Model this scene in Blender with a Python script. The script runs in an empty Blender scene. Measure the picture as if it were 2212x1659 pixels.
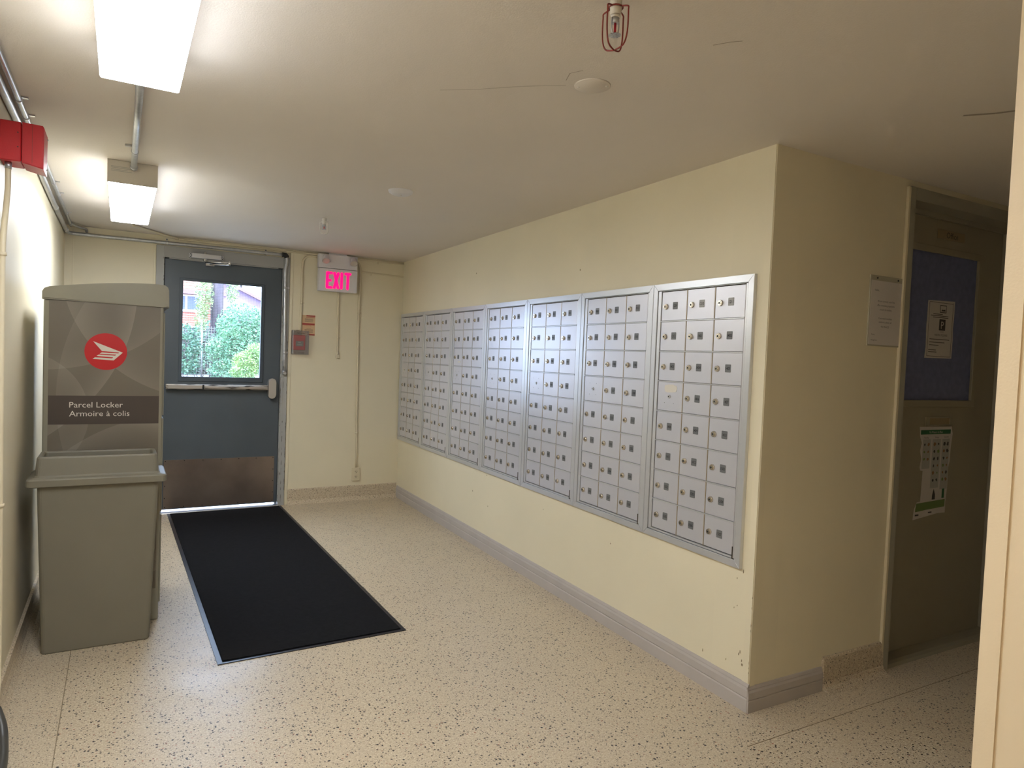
import bpy, bmesh, math, random
from mathutils import Vector, Matrix
random.seed(7)
PI = math.pi
sc = bpy.context.scene
COL = sc.collection

# ------------------------------------------------------------------ camera, world, light, exposure
CAM = Vector((0.3729, -6.0954, 1.3659)); YAW, PITCH, ROLL, FPX = 0.5246, -0.0384, 0.0393, 1465.23
F = Vector((math.sin(YAW)*math.cos(PITCH), math.cos(YAW)*math.cos(PITCH), math.sin(PITCH)))
Rt = Vector((math.cos(YAW), -math.sin(YAW), 0)); Up = Rt.cross(F)
r_ = Rt*math.cos(ROLL)+Up*math.sin(ROLL); u_ = -Rt*math.sin(ROLL)+Up*math.cos(ROLL)
cd = bpy.data.cameras.new('camera'); cam = bpy.data.objects.new('camera', cd); COL.objects.link(cam)
cam.matrix_world = Matrix(((r_.x, u_.x, -F.x, CAM.x), (r_.y, u_.y, -F.y, CAM.y), (r_.z, u_.z, -F.z, CAM.z), (0, 0, 0, 1)))
cd.sensor_width = 36; cd.lens = FPX/2212*36; cd.clip_start = 0.02; cd.clip_end = 200
sc.camera = cam
sc.view_settings.view_transform = 'Standard'; sc.view_settings.look = 'None'
sc.view_settings.exposure = 0.12; sc.view_settings.gamma = 1; sc.view_settings.use_curve_mapping = False
LENS_STRENGTH = 34.0
w = bpy.data.worlds.new('sky'); sc.world = w; w.use_nodes = True
bg = w.node_tree.nodes['Background']; bg.inputs[0].default_value = (0.60, 0.72, 1.0, 1); bg.inputs[1].default_value = 14.5
sd = bpy.data.lights.new('sun', 'SUN'); sd.energy = 6.0; sd.angle = 0.02; sd.color = (1, .97, .9)
so = bpy.data.objects.new('sun', sd); COL.objects.link(so); so.rotation_euler = (math.radians(38), 0, math.radians(-155+180))
pd = bpy.data.lights.new('window_portal', 'AREA'); pd.shape = 'RECTANGLE'; pd.size = .60; pd.size_y = .77
po = bpy.data.objects.new('window_portal', pd); COL.objects.link(po); po.location = (1.105, .10, 1.5); po.rotation_euler = (-PI/2, 0, 0)
pd.cycles.is_portal = True

# ------------------------------------------------------------------ materials
def ramp(nt, fac, p0, p1, c0=(0, 0, 0, 1), c1=(1, 1, 1, 1)):
    n = nt.nodes.new('ShaderNodeValToRGB'); n.color_ramp.elements[0].position = p0; n.color_ramp.elements[1].position = p1
    n.color_ramp.elements[0].color = c0; n.color_ramp.elements[1].color = c1
    nt.links.new(fac, n.inputs[0]); return n.outputs[0]
def mixc(nt, fac, a, b):
    n = nt.nodes.new('ShaderNodeMix'); n.data_type = 'RGBA'
    for k, v in ((0, fac), (6, a), (7, b)):
        if hasattr(v, 'links'): nt.links.new(v, n.inputs[k])
        elif k == 0: n.inputs[0].default_value = v
        else: n.inputs[k].default_value = (*v, 1)
    return n.outputs[2]
def noise(nt, scale, detail=3, vec=None, rough=.5):
    n = nt.nodes.new('ShaderNodeTexNoise'); n.inputs['Scale'].default_value = scale; n.inputs['Detail'].default_value = detail
    n.inputs['Roughness'].default_value = rough
    if vec is not None: nt.links.new(vec, n.inputs['Vector'])
    return n.outputs[0]
def ocoord(nt, sc_=None):
    t = nt.nodes.new('ShaderNodeTexCoord')
    if sc_ is None: return t.outputs['Object']
    m = nt.nodes.new('ShaderNodeMapping'); m.inputs['Scale'].default_value = sc_; nt.links.new(t.outputs['Object'], m.inputs[0]); return m.outputs[0]
def mat(name, col, rough=.5, metal=0, var=0, vscale=3, bump=0, bscale=200, spec=.5, emit=None, es=0, col2=None, thr=None, stretch=None):
    m = bpy.data.materials.new(name); m.use_nodes = True; nt = m.node_tree; b = nt.nodes['Principled BSDF']
    b.inputs['Base Color'].default_value = (*col, 1); b.inputs['Roughness'].default_value = rough
    b.inputs['Metallic'].default_value = metal; b.inputs['Specular IOR Level'].default_value = spec
    if emit: b.inputs['Emission Color'].default_value = (*emit, 1); b.inputs['Emission Strength'].default_value = es
    v = ocoord(nt, stretch) if (var or bump or col2) else None
    if var or col2:
        f = ramp(nt, noise(nt, vscale, 4, v), *(thr or (.3, .7)))
        c2 = col2 if col2 else tuple(x*(1-var) for x in col)
        nt.links.new(mixc(nt, f, c2, col), b.inputs['Base Color'])
    if bump:
        bn = nt.nodes.new('ShaderNodeBump'); bn.inputs['Strength'].default_value = bump; bn.inputs['Distance'].default_value = .001
        nt.links.new(noise(nt, bscale, 2, v), bn.inputs['Height']); nt.links.new(bn.outputs[0], b.inputs['Normal'])
    return m
def terrazzo(name, scale, dens, base=(.61, .52, .375)):
    m = bpy.data.materials.new(name); m.use_nodes = True; nt = m.node_tree; b = nt.nodes['Principled BSDF']
    v = ocoord(nt)
    c = mixc(nt, ramp(nt, noise(nt, 1.3, 4, v), .35, .65), tuple(x*.93 for x in base), base)
    c = mixc(nt, ramp(nt, noise(nt, 110, 3, v, .7), .38, .62), (.46, .37, .26), c)
    c = mixc(nt, ramp(nt, noise(nt, 190, 2, v, .7), .56, .66), c, (.74, .66, .52))
    wv = nt.nodes.new('ShaderNodeVectorMath'); wv.operation = 'ADD'
    nn = nt.nodes.new('ShaderNodeTexNoise'); nn.inputs['Scale'].default_value = scale*1.3; nt.links.new(v, nn.inputs['Vector'])
    sc2 = nt.nodes.new('ShaderNodeVectorMath'); sc2.operation = 'SCALE'; sc2.inputs['Scale'].default_value = .7/scale
    nt.links.new(nn.outputs['Color'], sc2.inputs[0]); nt.links.new(v, wv.inputs[0]); nt.links.new(sc2.outputs[0], wv.inputs[1])
    for s, col, lo, hi, rr in ((scale, (.035, .03, .028), dens, dens+.03, .34), (scale*1.9, (.06, .05, .04), dens+.01, dens+.04, .36), (scale*1.15, (.36, .16, .10), .93, .95, .3)):
        vo = nt.nodes.new('ShaderNodeTexVoronoi'); vo.inputs['Scale'].default_value = s; nt.links.new(wv.outputs[0], vo.inputs['Vector'])
        sx = nt.nodes.new('ShaderNodeSeparateColor'); nt.links.new(vo.outputs['Color'], sx.inputs[0])
        pick = ramp(nt, sx.outputs[0], lo, hi); near = ramp(nt, vo.outputs['Distance'], rr-.05, rr+.03, (1, 1, 1, 1), (0, 0, 0, 1))
        mu = nt.nodes.new('ShaderNodeMath'); mu.operation = 'MULTIPLY'; nt.links.new(pick, mu.inputs[0]); nt.links.new(near, mu.inputs[1])
        c = mixc(nt, mu.outputs[0], c, col)
    nt.links.new(c, b.inputs['Base Color']); b.inputs['Roughness'].default_value = .36
    nt.links.new(ramp(nt, noise(nt, 5, 4, v), .2, .8, (.30, .30, .30, 1), (.46, .46, .46, 1)), b.inputs['Roughness'])
    return m
M = {}
M['wall'] = mat('cream wall paint', (.77, .70, .52), .5, var=.07, vscale=1.6, bump=.22, bscale=260)
M['wallw'] = mat('peach wall paint', (.77, .655, .475), .5, var=.05, vscale=1.6, bump=.25, bscale=260)
M['scuffw'] = mat('wall scuff', (.38, .30, .20), .8)
M['ceil'] = mat('ceiling paint', (.73, .67, .60), .75, var=.06, vscale=1.2, bump=.45, bscale=210)
M['terr'] = terrazzo('terrazzo', 85, .78)
M['terrf'] = terrazzo('fine terrazzo', 130, .80)
M['zinc'] = mat('divider zinc', (.22, .17, .10), .5)
M['rubber'] = mat('grey vinyl baseboard', (.46, .42, .39), .5, var=.08, vscale=8)
M['alu'] = mat('satin aluminium', (.68, .68, .73), .34, .45, var=.05, vscale=2, bump=.1, bscale=400)
M['aluf'] = mat('aluminium frame', (.66, .67, .69), .32, .55)
M['gap'] = mat('shadow gap and paint chip', (.05, .035, .02), .8)  # dark brown shared by the panel gaps and the chipped frame paint
M['rib'] = mat('stained divider', (.42, .34, .24), .5, .3)
M['brass'] = mat('nickel lock', (.66, .60, .50), .25, .9)
M['dark'] = mat('black', (.012, .012, .012), .6)
M['plate'] = mat('number plate grey', (.155, .16, .165), .35)
M['platel'] = mat('light number plate', (.34, .34, .33), .35)
M['doorp'] = mat('slate door paint', (.075, .092, .108), .42, var=.12, vscale=4, bump=.3, bscale=300)
M['doorm'] = mat('lite moulding paint', (.055, .072, .09), .42)
M['steelk'] = mat('worn kick plate', (.30, .25, .22), .34, .8, col2=(.20, .16, .14), vscale=3)
M['frame'] = mat('grey frame paint', (.36, .36, .345), .5, col2=(.10, .085, .07), thr=(.29, .32), vscale=24, stretch=(1, 1, .25))
M['framet'] = mat('grey header paint', (.34, .335, .32), .5, var=.08)
M['galv'] = mat('galvanized steel', (.58, .60, .62), .34, .8, var=.18, vscale=40)
M['steel'] = mat('brushed steel', (.62, .62, .62), .3, .9)
M['steeld'] = mat('scuffed steel', (.50, .46, .42), .4, .7, col2=(.07, .06, .05), thr=(.40, .52), vscale=9, stretch=(1, 1, 8))
M['chrome'] = mat('chrome', (.8, .8, .8), .12, 1)
M['white'] = mat('white plastic', (.74, .73, .75), .4)
M['whitep'] = mat('white enamel', (.66, .62, .55), .5)
M['creamp'] = mat('cream painted pipe', (.66, .58, .41), .45)
M['red'] = mat('red enamel', (.50, .008, .014), .42, bump=.3, bscale=300)
M['redp'] = mat('red plastic', (.42, .012, .03), .35)
M['redw'] = mat('red wire', (.22, .02, .015), .4)
M['whitew'] = mat('white wire', (.75, .72, .66), .4)
M['locker'] = mat('locker beige', (.29, .275, .21), .38, var=.06, vscale=5)
M['bin'] = mat('beige-grey bin plastic', (.195, .18, .135), .5, var=.06, vscale=6, bump=.2, bscale=500)
M['band'] = mat('dark brown band', (.068, .052, .042), .45)
M['logo'] = mat('emblem red', (.55, .004, .008), .4)
M['paper'] = mat('paper', (.62, .58, .55), .6)
M['ink'] = mat('ink', (.05, .05, .05), .6)
M['lab'] = mat('off white print', (.72, .68, .60), .5)
M['mat'] = mat('black carpet', (.0085, .0085, .010), .95, var=.45, vscale=60, bump=1, bscale=900, spec=.15)
M['matb'] = mat('black rubber edge', (.012, .012, .016), .35)
M['rubk'] = mat('dark hose rubber', (.05, .05, .045), .4)
M['exit'] = mat('exit letters', (.9, .0, .1), .5, emit=(1.0, .0, .12), es=1.7)
M['odoor'] = mat('office door grey paint', (.33, .30, .22), .5, var=.1, vscale=3, bump=.2, bscale=300)
M['oframe'] = mat('office frame paint', (.34, .32, .255), .5)
M['oglass'] = mat('navy covered pane', (.17, .20, .38), .3, var=.25, vscale=30)
M['beige'] = mat('yellowish sign plastic', (.30, .24, .14), .4)
M['green'] = mat('print green', (.025, .13, .05), .6)
M['greenl'] = mat('print light green', (.16, .24, .08), .6)
M['printg'] = mat('print grey', (.42, .42, .40), .6)
M['orange'] = mat('print orange', (.28, .15, .07), .6)
M['notice'] = mat('notice cream', (.62, .42, .24), .6)
M['noticer'] = mat('notice red', (.35, .05, .04), .6)
M['acry'] = mat('acrylic sheet', (.45, .42, .33), .2)
M['bark'] = mat('bark', (.13, .105, .13), .9, col2=(.06, .05, .07), vscale=14, stretch=(1, 1, .12), bump=.8, bscale=20)
def leafmat(n, c, c2):
    m = mat(n, c, .6, col2=c2, vscale=5, thr=(.4, .6)); return m
M['leaf1'] = leafmat('shrub leaf', (.20, .38, .22), (.10, .25, .15))
M['leaf2'] = leafmat('yellow green leaf', (.30, .42, .14), (.17, .32, .12))
M['leaf3'] = leafmat('vine leaf', (.13, .27, .16), (.06, .15, .11))
M['leaf4'] = leafmat('ivy leaf', (.34, .40, .19), (.20, .30, .15))
M['twig'] = mat('twig', (.16, .13, .14), .8)
M['brickr'] = mat('brick', (.30, .10, .07), .8)
M['tiler'] = mat('clay roof tile', (.38, .14, .10), .7)
M['mort'] = mat('mortar', (.5, .45, .42), .9)
M['fascia'] = mat('brown fascia', (.17, .10, .12), .6)
M['gable'] = mat('mauve gable siding', (.20, .14, .24), .7)
M['wpane'] = mat('dark pane', (.06, .08, .16), .08)
M['wframe'] = mat('white window frame', (.8, .8, .8), .5)
M['asph'] = mat('pale paving', (.36, .35, .34), .9, var=.2, vscale=3)
M['soil'] = mat('leaf litter', (.28, .26, .24), .95, col2=(.12, .11, .10), vscale=8)
M['shade'] = mat('hedge inner shade', (.05, .06, .07), .95)  # near-black colour stands in for the shade deep inside the hedge
# glass
gm = bpy.data.materials.new('clear glass'); gm.use_nodes = True; nt = gm.node_tree; nt.nodes.clear()
o_ = nt.nodes.new('ShaderNodeOutputMaterial'); mx = nt.nodes.new('ShaderNodeMixShader'); tr = nt.nodes.new('ShaderNodeBsdfTransparent'); gl = nt.nodes.new('ShaderNodeBsdfGlossy')
gl.inputs['Roughness'].default_value = .03; tr.inputs[0].default_value = (.93, .97, .97, 1); mx.inputs[0].default_value = .06
nt.links.new(tr.outputs[0], mx.inputs[1]); nt.links.new(gl.outputs[0], mx.inputs[2]); nt.links.new(mx.outputs[0], o_.inputs[0]); M['glass'] = gm
cm = gm.copy(); cm.name = 'clear plastic cover'; M['cover'] = cm
for n in cm.node_tree.nodes:
    if n.type == 'MIX_SHADER': n.inputs[0].default_value = .22
    if n.type == 'BSDF_GLOSSY': n.inputs['Roughness'].default_value = .25
    if n.type == 'BSDF_TRANSPARENT': n.inputs[0].default_value = (.86, .84, .86, 1)
# lamp lens: glowing prismatic plastic with dirt
def lensmat(name, grime, stretch, tint=(.96, 1.0, 1.06), k=1):
    m = bpy.data.materials.new(name); m.use_nodes = True; nt = m.node_tree; b = nt.nodes['Principled BSDF']
    b.inputs['Base Color'].default_value = (.8, .8, .78, 1); b.inputs['Roughness'].default_value = .3
    v = ocoord(nt, stretch)
    dirt = ramp(nt, noise(nt, 5, 5, v, .65), grime, grime+.12, (1, 1, 1, 1), (.020, .021, .018, 1))
    mu = nt.nodes.new('ShaderNodeMix'); mu.data_type = 'RGBA'; mu.blend_type = 'MULTIPLY'; mu.inputs[0].default_value = 1
    nt.links.new(dirt, mu.inputs[6]); mu.inputs[7].default_value = (*tint, 1)
    nt.links.new(mu.outputs[2], b.inputs['Emission Color']); b.inputs['Emission Strength'].default_value = LENS_STRENGTH*k
    return m
M['lensn'] = lensmat('near lamp lens', .63, (1.6, .9, 1))
M['lensf'] = lensmat('far lamp lens', .63, (.9, 9, 1))
M['lensw'] = lensmat('warm fill lamp lens', .75, (1.6, .9, 1), (1.0, .80, .58), .33)
# locker graphic: soft swoosh bands printed on the panel
def graphic():
    m = bpy.data.materials.new('locker swoosh print'); m.use_nodes = True; nt = m.node_tree; b = nt.nodes['Principled BSDF']
    b.inputs['Roughness'].default_value = .42
    v = ocoord(nt); sep = nt.nodes.new('ShaderNodeSeparateXYZ'); nt.links.new(v, sep.inputs[0])
    def mth(op, a, c=None):
        n = nt.nodes.new('ShaderNodeMath'); n.operation = op
        for i, x in enumerate((a, c)):
            if x is None: continue
            if hasattr(x, 'links'): nt.links.new(x, n.inputs[i])
            else: n.inputs[i].default_value = x
        return n.outputs[0]
    tot = None
    # (cx, cz, radius, inward fade width, strength) in the print's own plane
    for cx, cz, R, wd, s in ((.75, 1.72, .62, .16, .5), (-.42, 1.62, .86, .10, .6), (.62, .30, .72, .14, .45), (-.05, 1.02, .30, .12, .4), (1.1, 1.1, .98, .12, .3), (.30, .62, .44, .10, .45), (.05, 1.95, .72, .12, .4)):
        d = mth('SQRT', mth('ADD', mth('POWER', mth('SUBTRACT', sep.outputs[0], cx), 2), mth('POWER', mth('SUBTRACT', sep.outputs[2], cz), 2)))
        inn = mth('SUBTRACT', R, d)
        f = mth('MULTIPLY', mth('GREATER_THAN', inn, 0), mth('MAXIMUM', mth('SUBTRACT', 1, mth('DIVIDE', inn, wd)), 0))
        f = mth('MULTIPLY', mth('POWER', f, 1.6), s)
        tot = f if tot is None else mth('ADD', tot, f)
    c = mixc(nt, mth('MINIMUM', tot, 1), (.165, .142, .108), (.285, .258, .21))
    nt.links.new(c, b.inputs['Base Color']); return m
M['graphic'] = graphic()

# ------------------------------------------------------------------ mesh helpers
TXT = {}
def txt(s):
    bold = s.isdigit()
    if s in TXT: return TXT[s]
    c = bpy.data.curves.new('t', 'FONT'); c.body = s; c.size = 1; c.offset = .022 if bold else 0; c.resolution_u = 2; c.align_x = 'LEFT'
    o = bpy.data.objects.new('t', c); COL.objects.link(o); dg = bpy.context.evaluated_depsgraph_get(); dg.update()
    me = bpy.data.meshes.new_from_object(o.evaluated_get(dg))
    vs = [(v.co.x, v.co.y) for v in me.vertices]; fs = [list(p.vertices) for p in me.polygons]
    bpy.data.objects.remove(o); bpy.data.curves.remove(c); bpy.data.meshes.remove(me)
    x0 = min((v[0] for v in vs), default=0); x1 = max((v[0] for v in vs), default=1)
    TXT[s] = (vs, fs, x0, x1); return TXT[s]
class MB:
    def __init__(s): s.bm = bmesh.new()
    def _fin(s, faces, mi):
        for f in faces: f.material_index = mi
    def box(s, x0, x1, y0, y1, z0, z1, mi=0, bev=0, seg=1):
        bm = s.bm
        v = [bm.verts.new((x, y, z)) for x in (x0, x1) for y in (y0, y1) for z in (z0, z1)]
        fs = [bm.faces.new([v[i] for i in q]) for q in ((0, 1, 3, 2), (4, 6, 7, 5), (0, 4, 5, 1), (2, 3, 7, 6), (0, 2, 6, 4), (1, 5, 7, 3))]
        s._fin(fs, mi)
        if bev:
            es = {e for f in fs for e in f.edges}
            r = bmesh.ops.bevel(bm, geom=list(es), offset=bev, segments=seg, affect='EDGES', profile=.5)
            s._fin(r['faces'], mi)
        return s
    def ring(s, c, ax, r, seg, ref=None):
        ax = Vector(ax).normalized(); a = ax.orthogonal().normalized() if ref is None else ref; b = ax.cross(a)
        return [s.bm.verts.new(Vector(c)+a*r*math.cos(2*PI*i/seg)+b*r*math.sin(2*PI*i/seg)) for i in range(seg)]
    def cyl(s, p0, p1, r, r2=None, seg=14, mi=0, cap=True, smooth=True):
        p0, p1 = Vector(p0), Vector(p1); ax = p1-p0; r2 = r if r2 is None else r2; ref = ax.normalized().orthogonal().normalized()
        A = s.ring(p0, ax, r, seg, ref); B = s.ring(p1, ax, r2, seg, ref)
        for i in range(seg):
            f = s.bm.faces.new((A[i], A[(i+1) % seg], B[(i+1) % seg], B[i])); f.material_index = mi; f.smooth = smooth
        if cap: s._fin([s.bm.faces.new(list(reversed(A))), s.bm.faces.new(B)], mi)
        return s
    def tube(s, pts, r, seg=10, mi=0, sub=4):
        pts = [Vector(p) for p in pts]
        if sub > 1 and len(pts) > 2:
            q = []
            for i in range(len(pts)-1):
                p0 = pts[max(i-1, 0)]; p1 = pts[i]; p2 = pts[i+1]; p3 = pts[min(i+2, len(pts)-1)]
                for k in range(sub):
                    t = k/sub; q.append(.5*((2*p1)+(p2-p0)*t+(2*p0-5*p1+4*p2-p3)*t*t+(3*p1-p0-3*p2+p3)*t**3))
            q.append(pts[-1]); pts = q
        ref = (pts[1]-pts[0]).normalized().orthogonal().normalized(); prev = None; first = None
        for i, p in enumerate(pts):
            t = (pts[min(i+1, len(pts)-1)]-pts[max(i-1, 0)]).normalized()
            ref = (ref-t*ref.dot(t)).normalized(); R = s.ring(p, t, r, seg, ref)
            if prev:
                for k in range(seg):
                    f = s.bm.faces.new((prev[k], prev[(k+1) % seg], R[(k+1) % seg], R[k])); f.material_index = mi; f.smooth = True
            else: first = R
            prev = R
        s._fin([s.bm.faces.new(list(reversed(first))), s.bm.faces.new(prev)], mi); return s
    def prism(s, poly, d0, d1, mi=0, axis='y', bev=0):
        P = {'y': lambda a, b, d: (a, d, b), 'z': lambda a, b, d: (a, b, d), 'x': lambda a, b, d: (d, a, b)}[axis]
        A = [s.bm.verts.new(P(a, b, d0)) for a, b in poly]; B = [s.bm.verts.new(P(a, b, d1)) for a, b in poly]; n = len(poly)
        fs = [s.bm.faces.new(A), s.bm.faces.new(list(reversed(B)))]+[s.bm.faces.new((A[i], B[i], B[(i+1) % n], A[(i+1) % n])) for i in range(n)]
        s._fin(fs, mi)
        if bev:
            es = {e for f in fs[:2] for e in f.edges}
            s._fin(bmesh.ops.bevel(s.bm, geom=list(es), offset=bev, segments=2, affect='EDGES')['faces'], mi)
        return s
    def loft(s, rings, mi=0, cap=(True, True)):
        prev = None
        for (x0, x1, y0, y1, z, r) in rings:
            R = []
            for cx, cy, a0 in ((x1-r, y1-r, 0), (x0+r, y1-r, PI/2), (x0+r, y0+r, PI), (x1-r, y0+r, 1.5*PI)):
                for k in range(5):
                    a = a0+k*PI/8; R.append(s.bm.verts.new((cx+r*math.cos(a), cy+r*math.sin(a), z)))
            n = len(R)
            if prev:
                for k in range(n):
                    f = s.bm.faces.new((prev[k], prev[(k+1) % n], R[(k+1) % n], R[k])); f.material_index = mi
            elif cap[0]: s._fin([s.bm.faces.new(list(reversed(R)))], mi)
            prev = R
        if cap[1]: s._fin([s.bm.faces.new(prev)], mi)
        return s
    def lathe(s, prof, c, seg=24, mi=0):   # prof: (radius, z) pairs about the vertical through c
        prev = None
        for r, z in prof:
            R = [s.bm.verts.new((c[0]+max(r, 1e-4)*math.cos(2*PI*i/seg), c[1]+max(r, 1e-4)*math.sin(2*PI*i/seg), c[2]+z)) for i in range(seg)]
            if prev:
                for k in range(seg):
                    f = s.bm.faces.new((prev[k], prev[(k+1) % seg], R[(k+1) % seg], R[k])); f.material_index = mi; f.smooth = True
            prev = R
        return s
    def text(s, t, x, z, y, h, mi=1, align='C', sx=1.0):
        vs, fs, x0, x1 = txt(t); k = h/.72; wid = (x1-x0)*k*sx
        ox = x-{'C': wid/2, 'L': 0, 'R': wid}[align]-x0*k*sx
        V = [s.bm.verts.new((ox+a*k*sx, y, z-h/2+b*k)) for a, b in vs]
        for f in fs:
            try: q = s.bm.faces.new([V[i] for i in f]); q.material_index = mi
            except ValueError: pass
        return s
    def quad(s, x0, x1, z0, z1, y, mi=0):
        f = s.bm.faces.new([s.bm.verts.new(p) for p in ((x0, y, z0), (x1, y, z0), (x1, y, z1), (x0, y, z1))]); f.material_index = mi; return s
    def mesh(s, name, mats, recalc=True):
        if recalc: bmesh.ops.recalc_face_normals(s.bm, faces=s.bm.faces)
        me = bpy.data.meshes.new(name); s.bm.to_mesh(me); s.bm.free()
        for m in (mats if isinstance(mats, (list, tuple)) else [mats]): me.materials.append(M[m])
        return me
    def build(s, name, mats, parent=None, frame=None, **tags):
        return put(name, s.mesh(name, mats), parent, frame, **tags)
OFF = {}
def put(name, me, parent=None, frame=None, loc=None, **tags):
    o = bpy.data.objects.new(name, me); COL.objects.link(o)
    if parent is not None:
        o.parent = parent
        off = OFF.get(parent.name)
        base = Vector(loc) if loc else Vector((0, 0, 0))
        o.location = base-off if off is not None else base
    elif frame:
        o.location = frame[0]; o.rotation_euler = (0, 0, frame[1])
        if loc: o.location = Vector(frame[0])+Matrix.Rotation(frame[1], 3, 'Z') @ Vector(loc)
    for k, v in tags.items(): o[k] = v
    return o
def thing(name, label, cat, loc, frame=((0, 0, 0), 0), group=None):
    o = bpy.data.objects.new(name, None); COL.objects.link(o); o.empty_display_size = .05
    o.location = Vector(frame[0])+Matrix.Rotation(frame[1], 3, 'Z') @ Vector(loc); o.rotation_euler = (0, 0, frame[1])
    o['label'] = label; o['category'] = cat
    if group: o['group'] = group
    OFF[o.name] = Vector(loc); return o
def S(name, mb, m, parent=None, frame=None): return mb.build(name, m, parent, frame, **({} if parent else {'kind': 'structure'}))
# wall frames: +X to the right seen from the room, room on the -Y side
FAR = ((0, 0, 0), 0); LEFT = ((0, 0, 0), PI/2)
TH = -0.0298; W = 2.6756; H = 2.2273; SC = 4.3026
MAIL = ((W, 0, 0), math.atan2(-math.cos(TH), math.sin(TH)))
OFFI = ((2.5475, -4.3007, 0), -0.0225)

# ------------------------------------------------------------------ structure
S('floor', MB().box(.205, 6.5, -9.1, .28, -.12, 0), 'terr')
fl = S('floor', MB().box(-.2, .202, -9.1, .28, -.12, 0), 'terrf')
m = MB(); m.box(.202, .205, -9.1, .0, -.1, .0004); m.build('divider_strip', 'zinc', fl)
m = MB(); dx, dy = math.cos(-.0225), math.sin(-.0225)
fp = [(2.35, -4.475), (6.4, -4.475-.0225*4.05), (6.4, -4.475-.0225*4.05+.003), (2.35, -4.472)]
m.prism(fp, -.01, .0005, axis='z'); m.build('divider_strip', 'zinc', fl)
m = MB(); m.prism([(2.56, -4.472), (6.4, -4.472-.0225*3.84), (6.4, -4.30), (2.56, -4.30)], -.01, .0004, axis='z'); m.build('border_panel', 'terrf', fl)
S('ceiling', MB().box(-.2, 6.5, -9.1, .28, H, H+.15), 'ceil')
S('wall_left', MB().box(-9.2, .3, 0, .2, -.1, H+.05), 'wall', frame=LEFT)
m = MB(); m.box(-.2, .62, 0, .25, -.1, H+.05).box(1.62, 6.5, 0, .25, -.1, H+.05).box(.62, 1.62, 0, .25, 2.14, H+.05).box(.62, 1.62, 0, .25, -.1, -.001)
wf = S('wall_far', m, 'wall')
for a, b, z0 in ((.05, .058, .14), (.588, .604, .14), (1.637, 1.662, .128)): MB().box(a, b, -.006, 0, z0, 2.2, bev=.001).build('batten_and_lit_edge', 'wall', wf)
for t in (0,):
    m = MB(); m.box(0, SC, 0, .15, -.1, H+.05)
    wr = S('wall_right', m, 'wall', frame=MAIL)
    m = MB(); m.box(SC-.032, SC, -.003, 0, .112, H, bev=.001); m.build('corner_guard', 'wall', wr)
    m = MB(); rc = random.Random(9)
    for k_ in range(26):
        u_c = SC-.032-abs(rc.gauss(0, .05)) if k_ < 18 else rc.uniform(.3, SC-.2); zc = rc.uniform(.14, .55) if k_ < 18 or rc.random() < .7 else rc.uniform(1.8, 2.1)
        if k_ < 8: u_c = SC-.001
        hh = rc.uniform(.002, .007); ww = rc.uniform(.0005, .0012)
        m.prism([(u_c-ww, zc-hh*.5), (u_c+ww*.6, zc-hh), (u_c+ww, zc+hh*.3), (u_c-ww*.3, zc+hh)], -.0034, -.0001)
    m.build('wall_scuffs', 'scuffw', wr, kind='stuff')
    m = MB(); m.box(0, .885, 0, .2, -.1, H+.05).box(1.86, 4.2, 0, .2, -.1, H+.05).box(.885, 1.86, 0, .2, 2.17, H+.05)
    wo = S('wall_office', m, 'wall', frame=OFFI)
    m = MB(); m.box(.0, .032, -.003, 0, .09, H, bev=.001); m.build('corner_guard', 'wall', wo)
    m = MB(); m.box(.837, .853, -.014, .0, .0, 2.195, bev=.002); m.build('batten_and_lit_edge', 'creamp', wo)  # cream caulk strip; its colour stands in for the frame's lit side face
m = MB(); m.box(1.606, 6.4, -9.1, -5.54, -.1, H+.05); wn = S('wall_near', m, 'wallw')
MB().box(1.603, 1.607, -5.567, -5.537, 0, H).build('corner_guard', 'wallw', wn)
S('wall_back', MB().box(-.2, 1.8, -9.3, -9.1, -.1, H+.05), 'wall')
S('wall_end', MB().box(6.4, 6.6, -9.1, .28, -.1, H+.05), 'wall')
# baseboards
cove = [(-.0, .0), (-.045, 0), (-.030, .006), (-.018, .018), (-.012, .035), (-.010, .128), (-.006, .137), (0, .137)]
S('baseboard_far', MB().prism(cove, 1.66, W-.012, axis='x'), 'terrf')
S('baseboard_far', MB().prism(cove, .02, .60, axis='x'), 'terrf')
cl = [(-.0, .0), (-.06, 0), (-.038, .008), (-.022, .026), (-.014, .05), (-.012, .095), (0, .10)]
S('baseboard_left', MB().prism(cl, -9.0, -.02, axis='x'), 'terrf', frame=LEFT)
rb = [(0, 0), (-.014, 0), (-.014, .050), (-.0125, .053), (-.0105, .055), (-.0125, .058), (-.014, .061), (-.013, .088), (-.009, .098), (-.009, .102), (-.005, .112), (0, .113)]
S('baseboard_right', MB().prism(rb, .012, 2.0, axis='x').prism(rb, 2.002, SC+.006, axis='x'), 'rubber', frame=MAIL)
rb2 = [(a, b*.9) for a, b in rb]
S('baseboard_office', MB().prism(rb2, -.012, .436, axis='x'), 'rubber', frame=OFFI)
S('baseboard_office', MB().prism([(a*1.3, b*1.04) for a, b in cove], .44, .852, axis='x'), 'terrf', frame=OFFI)
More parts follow.
